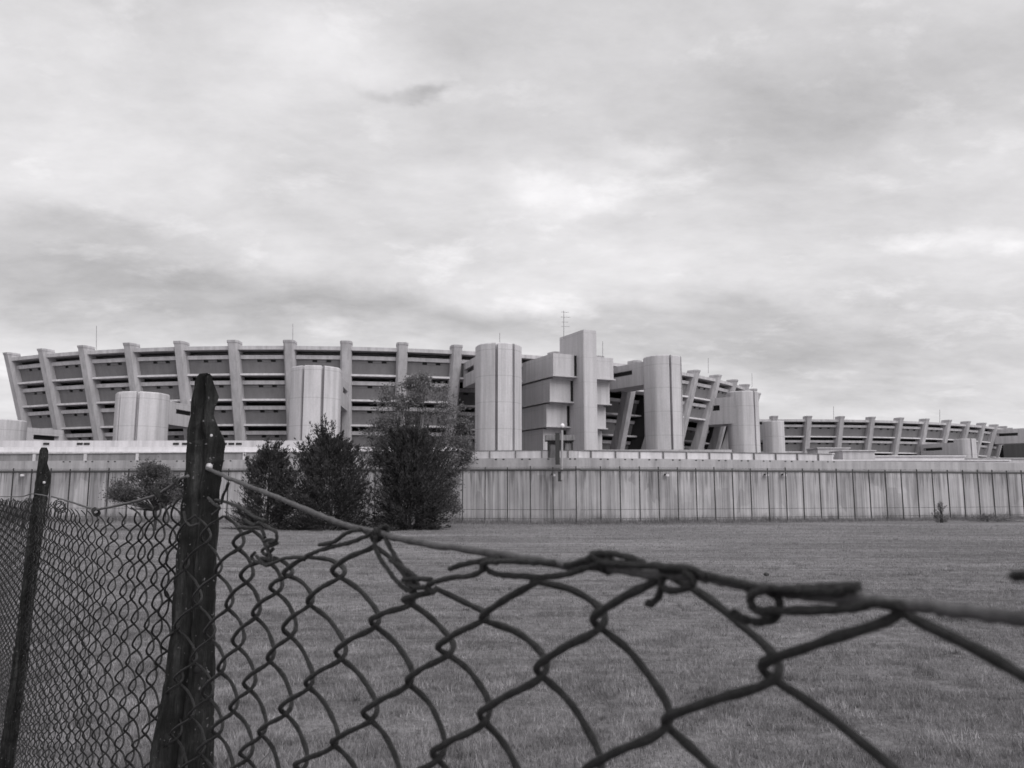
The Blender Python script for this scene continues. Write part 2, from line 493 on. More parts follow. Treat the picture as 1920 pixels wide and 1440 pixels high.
C1 = (-31.5, 186.0)
def win1(k, s): return k <= 9 or (k in (14, 15) and s <= 1)
b1, P1, Ro1, A1 = arc_building('prison_building', 'large curved concrete block with leaning piers, stair drums and a square tower',
                               C1, 21.4, 21, -27.1, 4.84, 4, 4.5, win1,
                               lambda k, s: 4.2 if (9 <= k <= 13 and s >= 1) or (15 <= k <= 17 and s >= 2) else 0.0)
def zat(px, py, Y): return at(px, py, Y).z
drum(b1, C1, 93.5, -7.4, 2.95, 13.6, bridge=(10.2, 13.0, 8.0, 2.0))
drum(b1, C1, 93.5, 5.2, 3.0, 16.55, bridge=(12.5, 16.0, 9.0, 2.6))
drum(b1, C1, 93.5, 18.6, 2.9, 20.05, bridge=(15.9, 19.2, 8.5, 2.0))
drum(b1, C1, 93.5, 34.0, 2.66, 20.5, bridge=(16.8, 20.0, 8.5, 2.0))
drum(b1, C1, 88.6, 52.0, 2.55, 18.5, bridge=(13.2, 17.6, 6.0, 2.4))
drum(b1, C1, 93.5, -20.0, 3.1, 10.9, bridge=(7.2, 10.2, 7.0, 1.7))
# central tower
at_ = R(26.0); out = Vector((math.sin(at_), -math.cos(at_))); tg = Vector((math.cos(at_), math.sin(at_)))
cc = Vector(C1)
cx = cc+Vector((math.sin(R(26.0)), -math.cos(R(26.0))))*92.8
core = MB(); hw = 1.0
q = [cx+out*2.0-tg*(hw-.12), cx+out*2.0+tg*(hw-.12), cx+out*1.88+tg*hw, cx-out*4.2+tg*hw, cx-out*4.2-tg*hw, cx+out*1.88-tg*hw]
core.loft([[(p.x, p.y, 0) for p in q], [(p.x, p.y, 22.8) for p in q]])
core.build('tower', M['tower'], b1)
zt = [19.75, 16.55, 13.4, 10.25]
for i, z1 in enumerate(zt):
    front = 93.0-.98*i
    mb = MB(); z0 = z1-2.85 if i < 3 else 3.0
    c0 = cc+out*(front-4.5)+tg*.1
    mb.obox(c0, out, 4.5, 4.55-.02*i, z0, z1)
    mb.obox(c0+out*.12, out, 4.62, 4.72-.02*i, z0-.14, z0-.003)
    mb.obox(c0-out*.6, out, 4.3, 4.1-.02*i, z0-.36, z0-.143)
    bx = mb.build('tower_storey', M['tower'], b1)
    wn = MB()
    sgn = -1
    c1 = cc+out*(front-1.0)-tg*(0)
    # tall dark slits beside the core
    wn.obox(c1-tg*1.2+out*1.01, out, .03, .17, z0+.1, z1-.1)
    wn.build('window', M['glass'], bx)
mb = MB(); mb.box(.0, 0, 0, 0, 0, 0)
# service volume behind the tower closing the bay on its left
mb = MB()
# antenna and rods
def rod(root, px, y0, y1, Y, name='lightning_rod', r=.035):
    a = at(px, y1, Y); b = at(px, y0, Y)
    MB().tube([(a.x, a.y, a.z-.4), (b.x, b.y, b.z)], r, 5).build(name, M['rod'], root)
for (px, y0, y1, Y) in ((181, 611, 650, 104), (549, 607, 648, 101.5), (937, 624, 648, 97), (1130, 640, 663, 103.5), (1328, 671, 695, 127), (1410, 700, 722, 145)):
    rod(b1, px, y0, y1, Y)
a = at(1057, 624, 100.4); b = at(1057, 583, 100.4)
an = MB().tube([(a.x, a.y, a.z-.8), (b.x, b.y, b.z)], .04, 5)
for f, w in ((.95, .75), (.72, .9), (.5, .6), (.3, .8)):
    z = a.z+(b.z-a.z)*f
    an.tube([(a.x-w*.4, a.y, z), (a.x+w, a.y+.2, z)], .025, 4)
an.build('antenna', M['rod'], b1)

C2 = (57.0, 251.0)
def win2(k, s): return s < 3 and 1 <= k <= 12
b2, P2, Ro2, A2 = arc_building('prison_building', 'farther low curved concrete block with leaning piers at the right edge',
                               C2, 17.75, 20, -6.3, 4.8, 3, 4.0, win2)
drum(b2, C2, 93.5, -3.2, 2.1, 15.9, bridge=(12.4, 15.4, 8.5, 1.8), groove=False)
drum(b2, C2, 93.5, 23.2, 2.1, 12.9, bridge=(9.2, 12.2, 8.5, 2.0))
drum(b2, C2, 93.5, 43.4, 2.5, 18.6, bridge=(13.2, 16.6, 8.0, 1.9))
for (px, y0, y1, Y) in ((1563, 762, 785, 168), (1762, 768, 790, 176)):
    rod(b2, px, y0, y1, Y, r=.05)

# ------------------------------------------------------------------ low white buildings behind the wall
def low_box(mb, px0, px1, ytop, Y, z0=0, depth=6):
    a = at(px0, ytop, Y); b = at(px1, ytop, Y)
    mb.box(a.x, b.x, Y, Y+depth, z0, a.z); return a, b
lb = thing('low_building', 'long low white block running under the curved facade, left of the dark shrubs', 'building', (-30, 79, 0))
mb = MB(); a, b = low_box(mb, -60, 566, 826, 84, depth=5); mb.build('wall', M['drum'], lb)
mb = MB(); low_box(mb, -80, 580, 838, 80, depth=3.99); mb.build('annex', M['white'], lb)
mb = MB(); p0 = at(300, 848, 79.6)
mb.box(at(-80, 848, 79.6).x, at(580, 848, 79.6).x, 79.55, 79.995, p0.z-.12, p0.z+.05); mb.build('gutter', M['beam'], lb)
for px in (87, 150, 163, 330, 347, 362, 395, 420, 434, 448):
    p = at(px, 832.5, 84)
    MB().box(p.x-.3, p.x+.3, 83.93, 84.1, p.z-.09, p.z+.12).build('window', M['glass'], lb)
lb2 = thing('low_building', 'low pale strip building between the dark shrubs and the square tower', 'building', (0, 86, 0))
mb = MB(); low_box(mb, 640, 1165, 846, 84, depth=5); mb.build('wall', M['drum'], lb2)
mb = MB(); low_box(mb, 640, 870, 838, 85.2, depth=3); mb.build('roof', M['white'], lb2)
lb3 = thing('low_building', 'low bright roofs and small boxes below the farther curved block', 'building', (48, 100, 0))
for (x0, x1, yt, Y, nm, mt) in ((1365, 1560, 856, 92, 'wall', 'white'), (1470, 1562, 852, 104, 'annex', 'white'), (1533, 1592, 841, 110, 'rooftop_unit', 'drum'), (1580, 1640, 846, 106, 'rooftop_unit', 'drum'),
                            (1610, 1808, 856, 108, 'annex', 'white'), (1555, 1892, 864, 98, 'wall', 'white'), (1800, 1960, 860, 130, 'annex', 'tower')):
    mb = MB(); low_box(mb, x0, x1, yt, Y, depth=4)
    a = at(x0, yt, Y); b = at(x1, yt, Y)
    mb.box(a.x-.15, b.x+.15, Y-.2, Y+4.2, a.z+.002, a.z+.14)
    mb.build(nm, M[mt], lb3)
mb = MB(); low_box(mb, 1880, 2060, 829, 196, depth=3); mb.build('dark_void_fill', M['inner'], lb3)  # added dark box, its colour stands in for the shadowy void under the bridge
lb4 = thing('low_building', 'short pale base wall beneath the two right-hand stair drums', 'building', (20, 95, 0))
mb = MB(); low_box(mb, 1125, 1372, 843, 94, depth=3); mb.build('wall', M['parapet'], lb4)

# ------------------------------------------------------------------ booth, lamp post, wall lamps
bo = thing('watch_booth', 'small weathered watch booth with flat dark roof on top of the wall', 'booth', (3.5, 57.6, 4.62))
a = at(1023, 826, 57.5); b = at(1078, 816, 57.5)
MB().box(a.x, b.x, 57.2, 58.9, a.z, b.z).build('roof', M['booth'], bo)
mb = MB()
for px in (1029, 1073):
    x = at(px, 840, 57.5).x
    for y in (57.4, 58.6): mb.box(x-.05, x+.05, y-.05, y+.05, 4.625, a.z-.002)
mb.build('post', M['steel'], bo)
x0 = at(1026, 840, 57.5).x; x1 = at(1047, 840, 57.5).x
MB().box(x0+.12, x1, 57.45, 57.55, 4.625, a.z-.3).build('panel', M['booth'], bo)
x0 = at(1060, 840, 57.5).x; x1 = at(1072, 840, 57.5).x
MB().box(x0, x1, 57.45, 57.55, 4.625, a.z-.2).build('panel', M['booth'], bo)
MB().box(at(1030, 840, 58.6).x, at(1070, 840, 58.6).x, 58.55, 58.65, 4.625, a.z-.004).build('panel', M['booth'], bo)
lp = thing('lamp_post', 'lamp post with white globe rising before the watch booth on the wall', 'lamp post', (at(1053, 890, 56.5).x, 56.55, 3.2))
a = at(1053, 900, 56.55); b = at(1054, 805, 56.55)
MB().tube([(a.x, 56.55, a.z), (b.x, 56.55, b.z)], .085, 10).build('pole', M['parapet'], lp)
MB().box(a.x-.42, a.x-.12, 56.45, 56.7, b.z-2.5, b.z-.25).build('cable_box', M['steel'], lp)
MB().box(a.x-.25, a.x+.0, 56.5, 56.6, a.z-.1, a.z+.6).build('bracket', M['steel'], lp)
mb = MB(); rings = []
for i in range(9):
    th = math.pi*i/8
    rings.append([(b.x+.02+math.sin(th)*.16*math.cos(k*math.pi/6)+1e-4*math.cos(k), 56.55+math.sin(th)*.16*math.sin(k*math.pi/6), b.z+.25-math.cos(th)*.18) for k in range(12)])
mb.loft(rings, False).build('lamp_globe', M['lamp'], lp, True)
MB().tube([(b.x, 56.55, b.z-.05), (b.x+.02, 56.55, b.z+.1)], .1, 8).build('collar', M['steel'], lp)

names = {1037: 'small lamp under the wall coping, left of the lamp post', 1250: 'small lamp under the wall coping, below the tall plain stair drum',
         1437: 'left lamp of the close pair under the coping near the gap between the buildings', 1470: 'right lamp of the close pair under the coping near the gap between the buildings',
         42: 'small lamp under the wall coping at far left of the wall'}
for px, lab in names.items():
    Yp = 57
    for _ in range(20): Yp = wY((px-960)/F*Yp)-.25
    p = at(px, 891, Yp)
    t = thing('wall_lamp', lab, 'lamp', (p.x, Yp+.2, p.z), 'lamps under the wall coping')
    MB().box(p.x-.13, p.x-.06, Yp-.08, Yp+.24, p.z+.0, p.z+.12).build('bracket', M['steel'], t)
    MB().obox((p.x+.03, Yp-.05), (1, .2), .11, .11, p.z-.08, p.z+.08).build('lamp_head', M['lamp'], t)

# ------------------------------------------------------------------ vegetation
def leaf_quads(Pos, Dir, L, W):
    """elongated leaf diamonds: 4 verts each"""
    n = len(Pos); Dir = Dir/np.linalg.norm(Dir, axis=1, keepdims=True)
    rnd = rng.normal(size=(n, 3)); S = np.cross(Dir, rnd); S /= np.linalg.norm(S, axis=1, keepdims=True)+1e-9
    L = L[:, None]; W = W[:, None]
    V = np.zeros((n, 4, 3)); V[:, 0] = Pos; V[:, 1] = Pos+Dir*L*.45+S*W/2; V[:, 2] = Pos+Dir*L; V[:, 3] = Pos+Dir*L*.45-S*W/2
    return V.reshape(-1, 3)
def conifer(name, label, cat, px, Y, prof, nb, seed, mat, group=None, up=1.0, per=70, lsz=.19, crown_name='crown', droop=0.0, leaders=()):
    """prof: list of (py, half width px left, half width px right)"""
    r = np.random.default_rng(seed)
    base = at(px, 985, Y); root = thing(name, label, cat, (base.x, Y, 0), group)
    py = np.array([p[0] for p in prof], float); hl = np.array([p[1] for p in prof], float); hr = np.array([p[2] for p in prof], float)
    zz = np.array([at(px, p, Y).z for p in py]); sc = Y/F
    zmax, zmin = zz.max(), zz.min()
    o = np.argsort(zz); zz = zz[o]; hl = hl[o]*sc; hr = hr[o]*sc
    PP, DD = [], []; tw = MB()
    for i in range(nb):
        zt = zmin+(zmax-zmin)*r.uniform(.0, 1)**.85
        wl, wr = np.interp(zt, zz, hl), np.interp(zt, zz, hr)
        th = r.uniform(0, 2*np.pi); cx_, sy_ = np.cos(th), np.sin(th)
        w = (wr if cx_ > 0 else wl); rad = w*r.uniform(.3, 1.0)**.5*(1.28 if i % 6 == 0 else 1.0)
        tip = np.array([base.x+cx_*rad, Y+sy_*(wl+wr)/2*.8*r.uniform(.4, 1), zt])
        st = np.array([base.x+cx_*rad*.25, Y+sy_*rad*.25, max(zt-(up*rad*r.uniform(.6, 1.3)+.25)*(.08+1.0*(zt-zmin)/(zmax-zmin)), .05)])
        m = int(per*r.uniform(.6, 1.4)); t = r.uniform(.15, 1.0, m)
        ln = np.linalg.norm(tip-st)
        p = st+(tip-st)*t[:, None]+r.normal(size=(m, 3))*(.022+.13*(1-t)**.8)[:, None]*np.array([1, 1, .8])*(.55+.5*ln)
        d = (tip-st)/ln+r.normal(size=(m, 3))*.42+np.array([0, 0, .3])
        PP.append(p); DD.append(d)
        if i % 12 == 0: tw.tube([tuple(st), tuple(st+(tip-st)*.9)], .015, 3)
    for (lx, ly, ln_) in leaders:
        tip = np.array(at(lx, ly, Y)); tip[1] += r.uniform(-.4, .4); st = np.array([tip[0]*.6+at(px, ly, Y).x*.4+r.normal()*.1, Y, tip[2]-ln_])
        for q in range(5):
            t2 = tip+r.normal(size=3)*.12*np.array([1, 1, .9])*(q > 0); m = 60
            t = r.uniform(0, 1, m)
            p = st+(t2-st)*t[:, None]+r.normal(size=(m, 3))*(.02+.17*(1-t))[:, None]
            PP.append(p); DD.append((t2-st)/ln_+r.normal(size=(m, 3))*.45)
        tw.tube([tuple(st), tuple(tip)], [.02, .006], 3)
    PP = np.concatenate(PP); DD = np.concatenate(DD); PP[:, 2] = np.maximum(PP[:, 2], .03)
    L = r.uniform(.6, 1.4, len(PP))*lsz; W = L*r.uniform(.18, .34, len(PP))
    tri_mesh(crown_name, leaf_quads(PP, DD, L, W), mat, root, 4)
    zt = zmin+.8*(zmax-zmin)
    tw.tube([(base.x, Y, -.02), (base.x+.03, Y, zt*.5), (base.x, Y+.03, zt)], [.12, .08, .03], 6)
    tw.build('trunk', M['bark'], root)
    return root
def loose_tree(name, label, px, Y, blobs, trunk_px, per, lsz, seed, mat, cat='tree', shoots=26):
    """blobs: (px,py,rx,ry) foliage masses; every one broken into clumps"""
    r = np.random.default_rng(seed)
    base = at(trunk_px, 985, Y); root = thing(name, label, cat, (base.x, Y, 0))
    PP, DD = [], []; tw = MB(); sc = Y/F
    fork = Vector((base.x, Y, max(1.0, at(px, max(b[1] for b in blobs), Y).z*.55)))
    tw.tube([(base.x, Y, -.02), (base.x+.02, Y+.03, fork.z*.5), tuple(fork)], [.10, .085, .07], 7)
    for (bx, by, rx, ry) in blobs:
        c = at(bx, by, Y); rx *= sc; ry *= sc
        for j in range(shoots):
            v = r.normal(size=3); v /= np.linalg.norm(v); v *= r.uniform(.3, 1.0)**.6
            q = np.array([c.x+v[0]*rx, Y+v[1]*rx*.9, c.z+v[2]*ry])
            m = int(per*r.uniform(.4, 1.5))
            spr = r.uniform(.10, .24)
            PP.append(q+r.normal(size=(m, 3))*spr*np.array([1.1, 1.1, .8])); DD.append(r.normal(size=(m, 3))+np.array([v[0], v[1], .3]))
            if j % 3 == 0:
                mid = (np.array(fork)+q)/2+r.normal(size=3)*.15
                tw.tube([tuple(fork), tuple(mid), tuple(q)], [.035, .022, .008], 4)
    PP = np.concatenate(PP); DD = np.concatenate(DD)
    L = r.uniform(.6, 1.4, len(PP))*lsz; W = L*r.uniform(.4, .65, len(PP))
    tri_mesh('crown', leaf_quads(PP, DD, L, W), mat, root, 4)
    tw.build('trunk', M['bark'], root)
    return root
G = 'dark shrubs before the wall'
conifer('conifer_shrub', 'leftmost and smallest of the three dark bushy conifers before the wall', 'shrub', 500, 48.6,
        [(995, 66, 66), (960, 70, 66), (920, 58, 60), (890, 48, 56), (868, 38, 50), (852, 26, 40), (842, 14, 26)], 270, 11, M['conifer'], G,
        leaders=[(505, 822, 1.6), (526, 826, 1.4), (485, 838, 1.4), (466, 858, 1.2), (540, 842, 1.4), (515, 832, 1.0)])
conifer('conifer_shrub', 'middle dark conifer with spiky pointed top before the grooved drum', 'shrub', 615, 48.2,
        [(995, 100, 100), (960, 106, 100), (920, 96, 96), (885, 84, 88), (862, 70, 80), (845, 54, 66), (830, 34, 44), (818, 16, 20)], 520, 12, M['conifer'], G,
        leaders=[(612, 786, 2.0), (625, 794, 1.7), (595, 800, 1.7), (578, 818, 1.6), (562, 832, 1.3), (645, 812, 1.6), (660, 830, 1.4), (675, 838, 1.3), (605, 805, 1.2), (552, 850, 1.0)])
conifer('conifer_shrub', 'right dark dense conifer, the broadest, below the loose leafy tree', 'shrub', 768, 48.0,
        [(995, 76, 74), (960, 80, 80), (920, 80, 80), (885, 74, 78), (860, 66, 70), (838, 58, 60), (818, 44, 42), (802, 26, 22)], 560, 13, M['conifer'], G,
        leaders=[(765, 772, 2.0), (748, 784, 1.8), (782, 782, 1.7), (730, 806, 1.6), (800, 800, 1.5), (715, 826, 1.3), (818, 822, 1.3), (705, 850, 1.1), (836, 846, 1.1)])
loose_tree('leafy_tree', 'loose pale leafy tree rising behind the right dark conifer', 785, 50.2,
           [(765, 735, 50, 26), (728, 768, 34, 32), (808, 752, 54, 34), (745, 800, 44, 28), (848, 785, 36, 36), (805, 820, 52, 34), (712, 815, 28, 28), (855, 850, 26, 28), (842, 900, 20, 28), (700, 850, 28, 26), (785, 716, 26, 14), (846, 945, 14, 22), (866, 815, 18, 34), (872, 860, 12, 24)],
           780, 52, .13, 21, M['leaf'], shoots=34)
loose_tree('round_bush', 'grey feathery bush on a thin stem before the wall, left of the near fence post', 275, 47.0,
           [(255, 915, 46, 22), (300, 905, 36, 30), (285, 885, 26, 18), (230, 928, 30, 12), (320, 925, 26, 18)], 290, 80, .10, 22, M['bush'], 'bush', 52)
loose_tree('round_bush', 'small dark bush by the far fence post at the left edge', 45, 46.0,
           [(40, 955, 26, 18), (62, 962, 22, 14), (20, 962, 20, 12)], 42, 50, .10, 23, M['leaf'], 'bush', 18)
conifer('weed_plant', 'small upright weed standing alone before the right part of the wall', 'weed', 1766, 58.5,
        [(979, 10, 10), (968, 16, 15), (958, 13, 15), (950, 7, 9), (942, 2, 3)], 42, 24, M['leaf'], per=14, lsz=.16, crown_name='leaves')
conifer('weed_plant', 'low spreading dark weeds at the wall foot near the right edge', 'weed', 1852, 60.5,
        [(978, 60, 70), (972, 45, 66), (968, 20, 40), (964, 4, 6)], 80, 25, M['leaf'], per=14, lsz=.16, crown_name='leaves')
# tall grass along the foot of the wall
n = 70000
s = rng.uniform(-52, 56, n); Xw = np.zeros(n); Yw = np.zeros(n)
off = rng.uniform(-.55, 1.0, n)**1 + rng.exponential(.9, n)
side = s > 0
Xw = np.where(side, CORN.x+dR.x*s, CORN.x-dL.x*s); Yw = np.where(side, CORN.y+dR.y*s, CORN.y-dL.y*s)-off-.2
hn = np.clip(vnoise(Xw, Yw*3, 7.0, 8)+.5, .05, 1.6)
H = rng.uniform(.08, .62, n)*hn*np.clip(1.25-off*.22, .15, 1)
setp(tri_mesh('tall_grass', blades(Xw, Yw, H, rng.uniform(.015, .04, n), .6), M['weed']), kind='stuff', label='rough tall grass along the foot of the wall', cat='grass')
# weeds by the near fence, seen through the mesh
n = 9000
cl = rng.integers(0, 16, n); cxs = rng.uniform(-3.6, -1.9, 16); cys = rng.uniform(4.9, 6.6, 16)
X = cxs[cl]+rng.normal(size=n)*.16; Y = cys[cl]+rng.normal(size=n)*.16
setp(tri_mesh('fence_weeds', blades(X, Y, rng.uniform(.08, .4, n), rng.uniform(.012, .03, n), 1.0), M['weed']), kind='stuff', label='leafy weeds growing beyond the mesh at lower left', cat='weeds')
st = MB(); p = at(1437, 1075, 2.3/((1075-920)/F)); 
rg = []
for i in range(6):
    th = math.pi*i/5
    rg.append([(p.x+math.sin(th)*.075*(1+.2*math.sin(k*2.1))*math.cos(k*math.pi/4)+1e-4*k, p.y+math.sin(th)*.06*math.sin(k*math.pi/4), .045-math.cos(th)*.05) for k in range(8)])
setp(st.loft(rg, False).build('stone', M['steel'], None, True), 'small dark stone lying in the short grass', 'stone')

# ------------------------------------------------------------------ chain link fence (near)
TH = R(35.08); D = .20
U = Vector((-math.sin(TH), math.cos(TH), 0)); NRM = Vector((math.cos(TH), math.sin(TH), 0))  # NRM points away from camera
FO = Vector((0, 0, CAMZ))
def fpx(px, py, n=0.0):      # pixel -> (s, z) on the plane n metres towards the camera from the mesh plane
    d = ray(px, py); t = (D-n)/NRM.dot(d)
    return t*U.dot(d), CAMZ+t*d.z
def fP(s, z, n=0.0):
    p = NRM*(D-n)+U*s
    return (p.x, p.y, z)
nodes = [(-1,-1,1691,1142),(0,0,1245,1071),(1,1,1007,1087),(2,2,813,1112),(3,3,712,1012),(4,4,575,1050),(4,5,545,1077),(5,6,496,1050),(6,7,444,1028),
 (0,1,1123,1177),(0,2,1007,1267),(0,3,913,1360),(0,4,817,1419),(-1,0,1447,1259),(-1,1,1250,1364),(-1,2,1112,1455),
 (1,2,917,1150),(1,3,838,1217),(1,4,759,1280),(1,5,696,1348),(1,6,626,1399),
 (2,3,756,1144),(2,4,721,1174),(2,5,632,1234),(2,6,580,1286),(2,7,534,1337),(2,8,490,1380),(2,9,461,1421),
 (3,4,629,1077),(3,5,580,1134),(3,6,546,1195),(3,7,505,1240),(3,8,469,1291),(3,9,437,1337),(3,10,408,1375),
 (4,6,515,1108),(4,7,480,1161),(4,8,445,1210),(4,9,415,1262),(4,10,387,1308),(4,11,358,1348),
 (5,7,461,1090),(5,8,427,1143),(5,9,394,1196),(5,11,340,1278),(5,12,312,1312),(6,8,411,1077),(7,7,421,968)]
n_right = len(nodes)
def mid(n, y0, lst):
    for m, x, y in lst: nodes.append((7-m, 13+n-m, 60+x/6.4, y0+y/6.4))
mid(0, 1100, ((0,1390,830),(-1,1250,745),(-2,1100,650),(-3,990,570),(-4,870,480),(-5,775,400),(1,1510,960)))
mid(1, 1100, ((0,1290,1060),(-1,1150,960),(-2,1010,850),(-3,890,745),(-4,790,640),(1,1440,1180)))
mid(2, 1100, ((0,1190,1260),(-1,1040,1140),(-2,910,1030),(-3,800,910),(-4,710,800),(1,1310,1390)))
mid(-1, 1100, ((1,1600,770),(0,1500,590),(-1,1370,520),(-2,1210,440),(-3,1090,380),(-4,980,310),(-5,860,230)))
mid(-2, 1100, ((-1,1490,280),(-2,1330,230),(-3,1200,170),(-4,1080,120),(-5,940,60)))
mid(-3, 900, ((-1,1600,1320),(-2,1440,1265),(-3,1310,1215),(-4,1170,1185),(-5,1060,1145),(-6,920,1100)))
mid(-4, 900, ((-1,1650,1060),(-2,1560,1005),(-3,1410,975),(-4,1290,965),(-5,1170,960),(-6,1020,905),(-7,890,870)))
mid(-5, 900, ((-2,1700,795),(-3,1530,735),(-4,1400,720),(-5,1290,735),(-6,1150,745),(-7,980,725)))
mid(-6, 900, ((-2,1745,515),(-3,1610,535),(-4,1490,465)))
c_ = np.array([a+b for a, b, _, _ in nodes], float); r_ = np.array([b-a for a, b, _, _ in nodes], float)
sz = np.array([fpx(x, y) for _, _, x, y in nodes])
Bm = np.stack([np.ones_like(c_), c_, r_], 1)
# regular lattice from the middle bay, residuals as smooth bumps
midsel = np.arange(len(c_)) >= n_right
coef, *_ = np.linalg.lstsq(Bm[midsel], sz[midsel], rcond=None)
coef_all, *_ = np.linalg.lstsq(Bm, sz, rcond=None)
COEF = coef*.7+coef_all*.3; COEF[2, 0] = 0; COEF[1, 1] = 0; COEF[0] = (sz-Bm[:, 1:]@COEF[1:])[midsel].mean(0)
LS = 3.6
def kern(c1, r1, c2, r2): return np.exp(-(((c1[:, None]-c2[None])/LS)**2+((r1[:, None]-r2[None])/LS)**2))
res = sz-Bm@COEF
K = kern(c_, r_, c_, r_)+np.eye(len(c_))*.004
WT = np.linalg.solve(K, res)
def lattice(c, r):
    c = np.asarray(c, float); r = np.asarray(r, float)
    return np.stack([np.ones_like(c), c, r], 1)@COEF+kern(c, r, c_, r_)@WT


cl_ = thing('chain_link_fence', 'rusty sagging chain link fence with two dark weathered posts in the foreground', 'fence', fP(.87, 0))
# tension wires (pixel traces put on the fence plane at real size)
def poly(pts, n=0.0):
    out = []
    for p in pts:
        nn = p[2] if len(p) > 2 else n
        s, z = fpx(p[0], p[1], nn); out.append(Vector(fP(s, z, nn)))
    return out
def smooth(pts, k=5):
    P_ = [pts[0]]+list(pts)+[pts[-1]]; out = []
    for i in range(1, len(P_)-2):
        for j in range(k):
            t = j/k; a, b, c, d = P_[i-1], P_[i], P_[i+1], P_[i+2]
            out.append(.5*((2*b)+(c-a)*t+(2*a-5*b+4*c-d)*t*t+(3*b-a-3*c+d)*t**3))
    out.append(P_[-2]); return out
WR = .00155
topL = [(352, 893), (338, 899), (318, 913), (300, 925), (285, 931), (250, 941), (215, 949), (195, 953), (180, 955), (160, 950), (130, 940), (108, 934), (97, 931)]
topF = [(88, 930), (60, 926), (40, 931), (10, 931), (-30, 930)]
ztop_pts = sorted([fpx(x, y) for x, y in topL+topF])
def ztop(s):
    return np.interp(s, [p[0] for p in ztop_pts], [p[1] for p in ztop_pts])
s_post2 = fpx(345, 900)[0]; s_post1 = fpx(66, 940)[0]
bays = {0: MB(), 1: MB(), 2: MB()}
K_MAX = int((6.2-COEF[0, 0])/COEF[1, 0])
for k in range(-6, K_MAX):
    near = k <= 26
    seg = 14 if k < 8 else (10 if near else 6)
    u0 = 0 if k < 17 else -1; u1 = 90
    uu = np.arange(u0, u1, 1/seg)
    ph = np.pi*(uu-k)
    cs = np.cos(ph)*.93+np.cos(3*ph)*.07
    sn = np.sin(ph)*1.08+np.sin(3*ph)*.10
    cc_ = k+.5-(.5+.035)*cs
    q = lattice(cc_, uu)
    jit = .0015*np.sin(uu*.7+k*2.3)
    s_, z_ = q[:, 0], q[:, 1]+jit*.3
    tau = .0068 if k < 18 else .0060
    keep = (z_ > .05) & (s_ < 6.1)
    if k > 15: keep &= (z_ < ztop(s_)-.004-.012*abs(math.sin(k*1.7)))
    if k in (12, 11): pass
    idx = np.nonzero(keep)[0]
    if len(idx) < 3: continue
    runs = np.split(idx, np.nonzero(np.diff(idx) > 1)[0]+1)
    for run in runs:
        if len(run) < 3: continue
        pts = [fP(s_[i], z_[i], tau*sn[i]+jit[i]) for i in run]
        smid = np.median(s_[run])
        bay = 0 if k <= 13 else (1 if smid < s_post1 else 2)
        wr_ = WR if k < 14 else .0012
        if near: wr_ = [wr_*(1+.10*math.sin(i*1.9+k)+.07*math.sin(i*5.3)) for i in range(len(pts))]
        bays[bay].tube(pts, wr_, 6 if k < 14 else (5 if near else 4))
labs = {0: 'nearest panel of rusty diamond mesh, torn along its top', 1: 'panel of mesh between the two posts', 2: 'farthest panel of mesh at the left edge'}
for i in (0, 1, 2):
    o = bays[i].build('wire_mesh', M['wire'], cl_, True); o['label'] = labs[i]

def wire(name, pts, rad, n=0.004, mat='wire', k=6, sides=7):
    q = smooth(poly(pts, n), k); rr = random.Random(len(pts)*7+int(pts[0][0]))
    q = [p+Vector((rr.uniform(-1, 1), rr.uniform(-1, 1), rr.uniform(-1, 1)))*rad*.16 for p in q]
    return MB().tube(q, [rad*rr.uniform(.86, 1.12) for _ in q], sides).build(name, M[mat], cl_, True)
wire('tension_wire', [(388, 878, -.006), (405, 886, -.002), (430, 897), (480, 917), (540, 941), (600, 966), (650, 985), (690, 995), (715, 1000), (740, 1008), (800, 1020), (870, 1029), (940, 1040),
     (1000, 1050), (1060, 1060), (1110, 1062), (1167, 1069), (1233, 1078), (1290, 1078), (1330, 1083), (1369, 1091), (1410, 1100), (1450, 1107), (1510, 1113), (1590, 1122), (1669, 1131), (1730, 1137), (1800, 1146), (1920, 1160), (2100, 1184)], .0018, .003, 'tension')
wire('tension_wire', topL, .0018, .002, 'tension')
wire('tension_wire', topF, .0018, .002, 'tension')
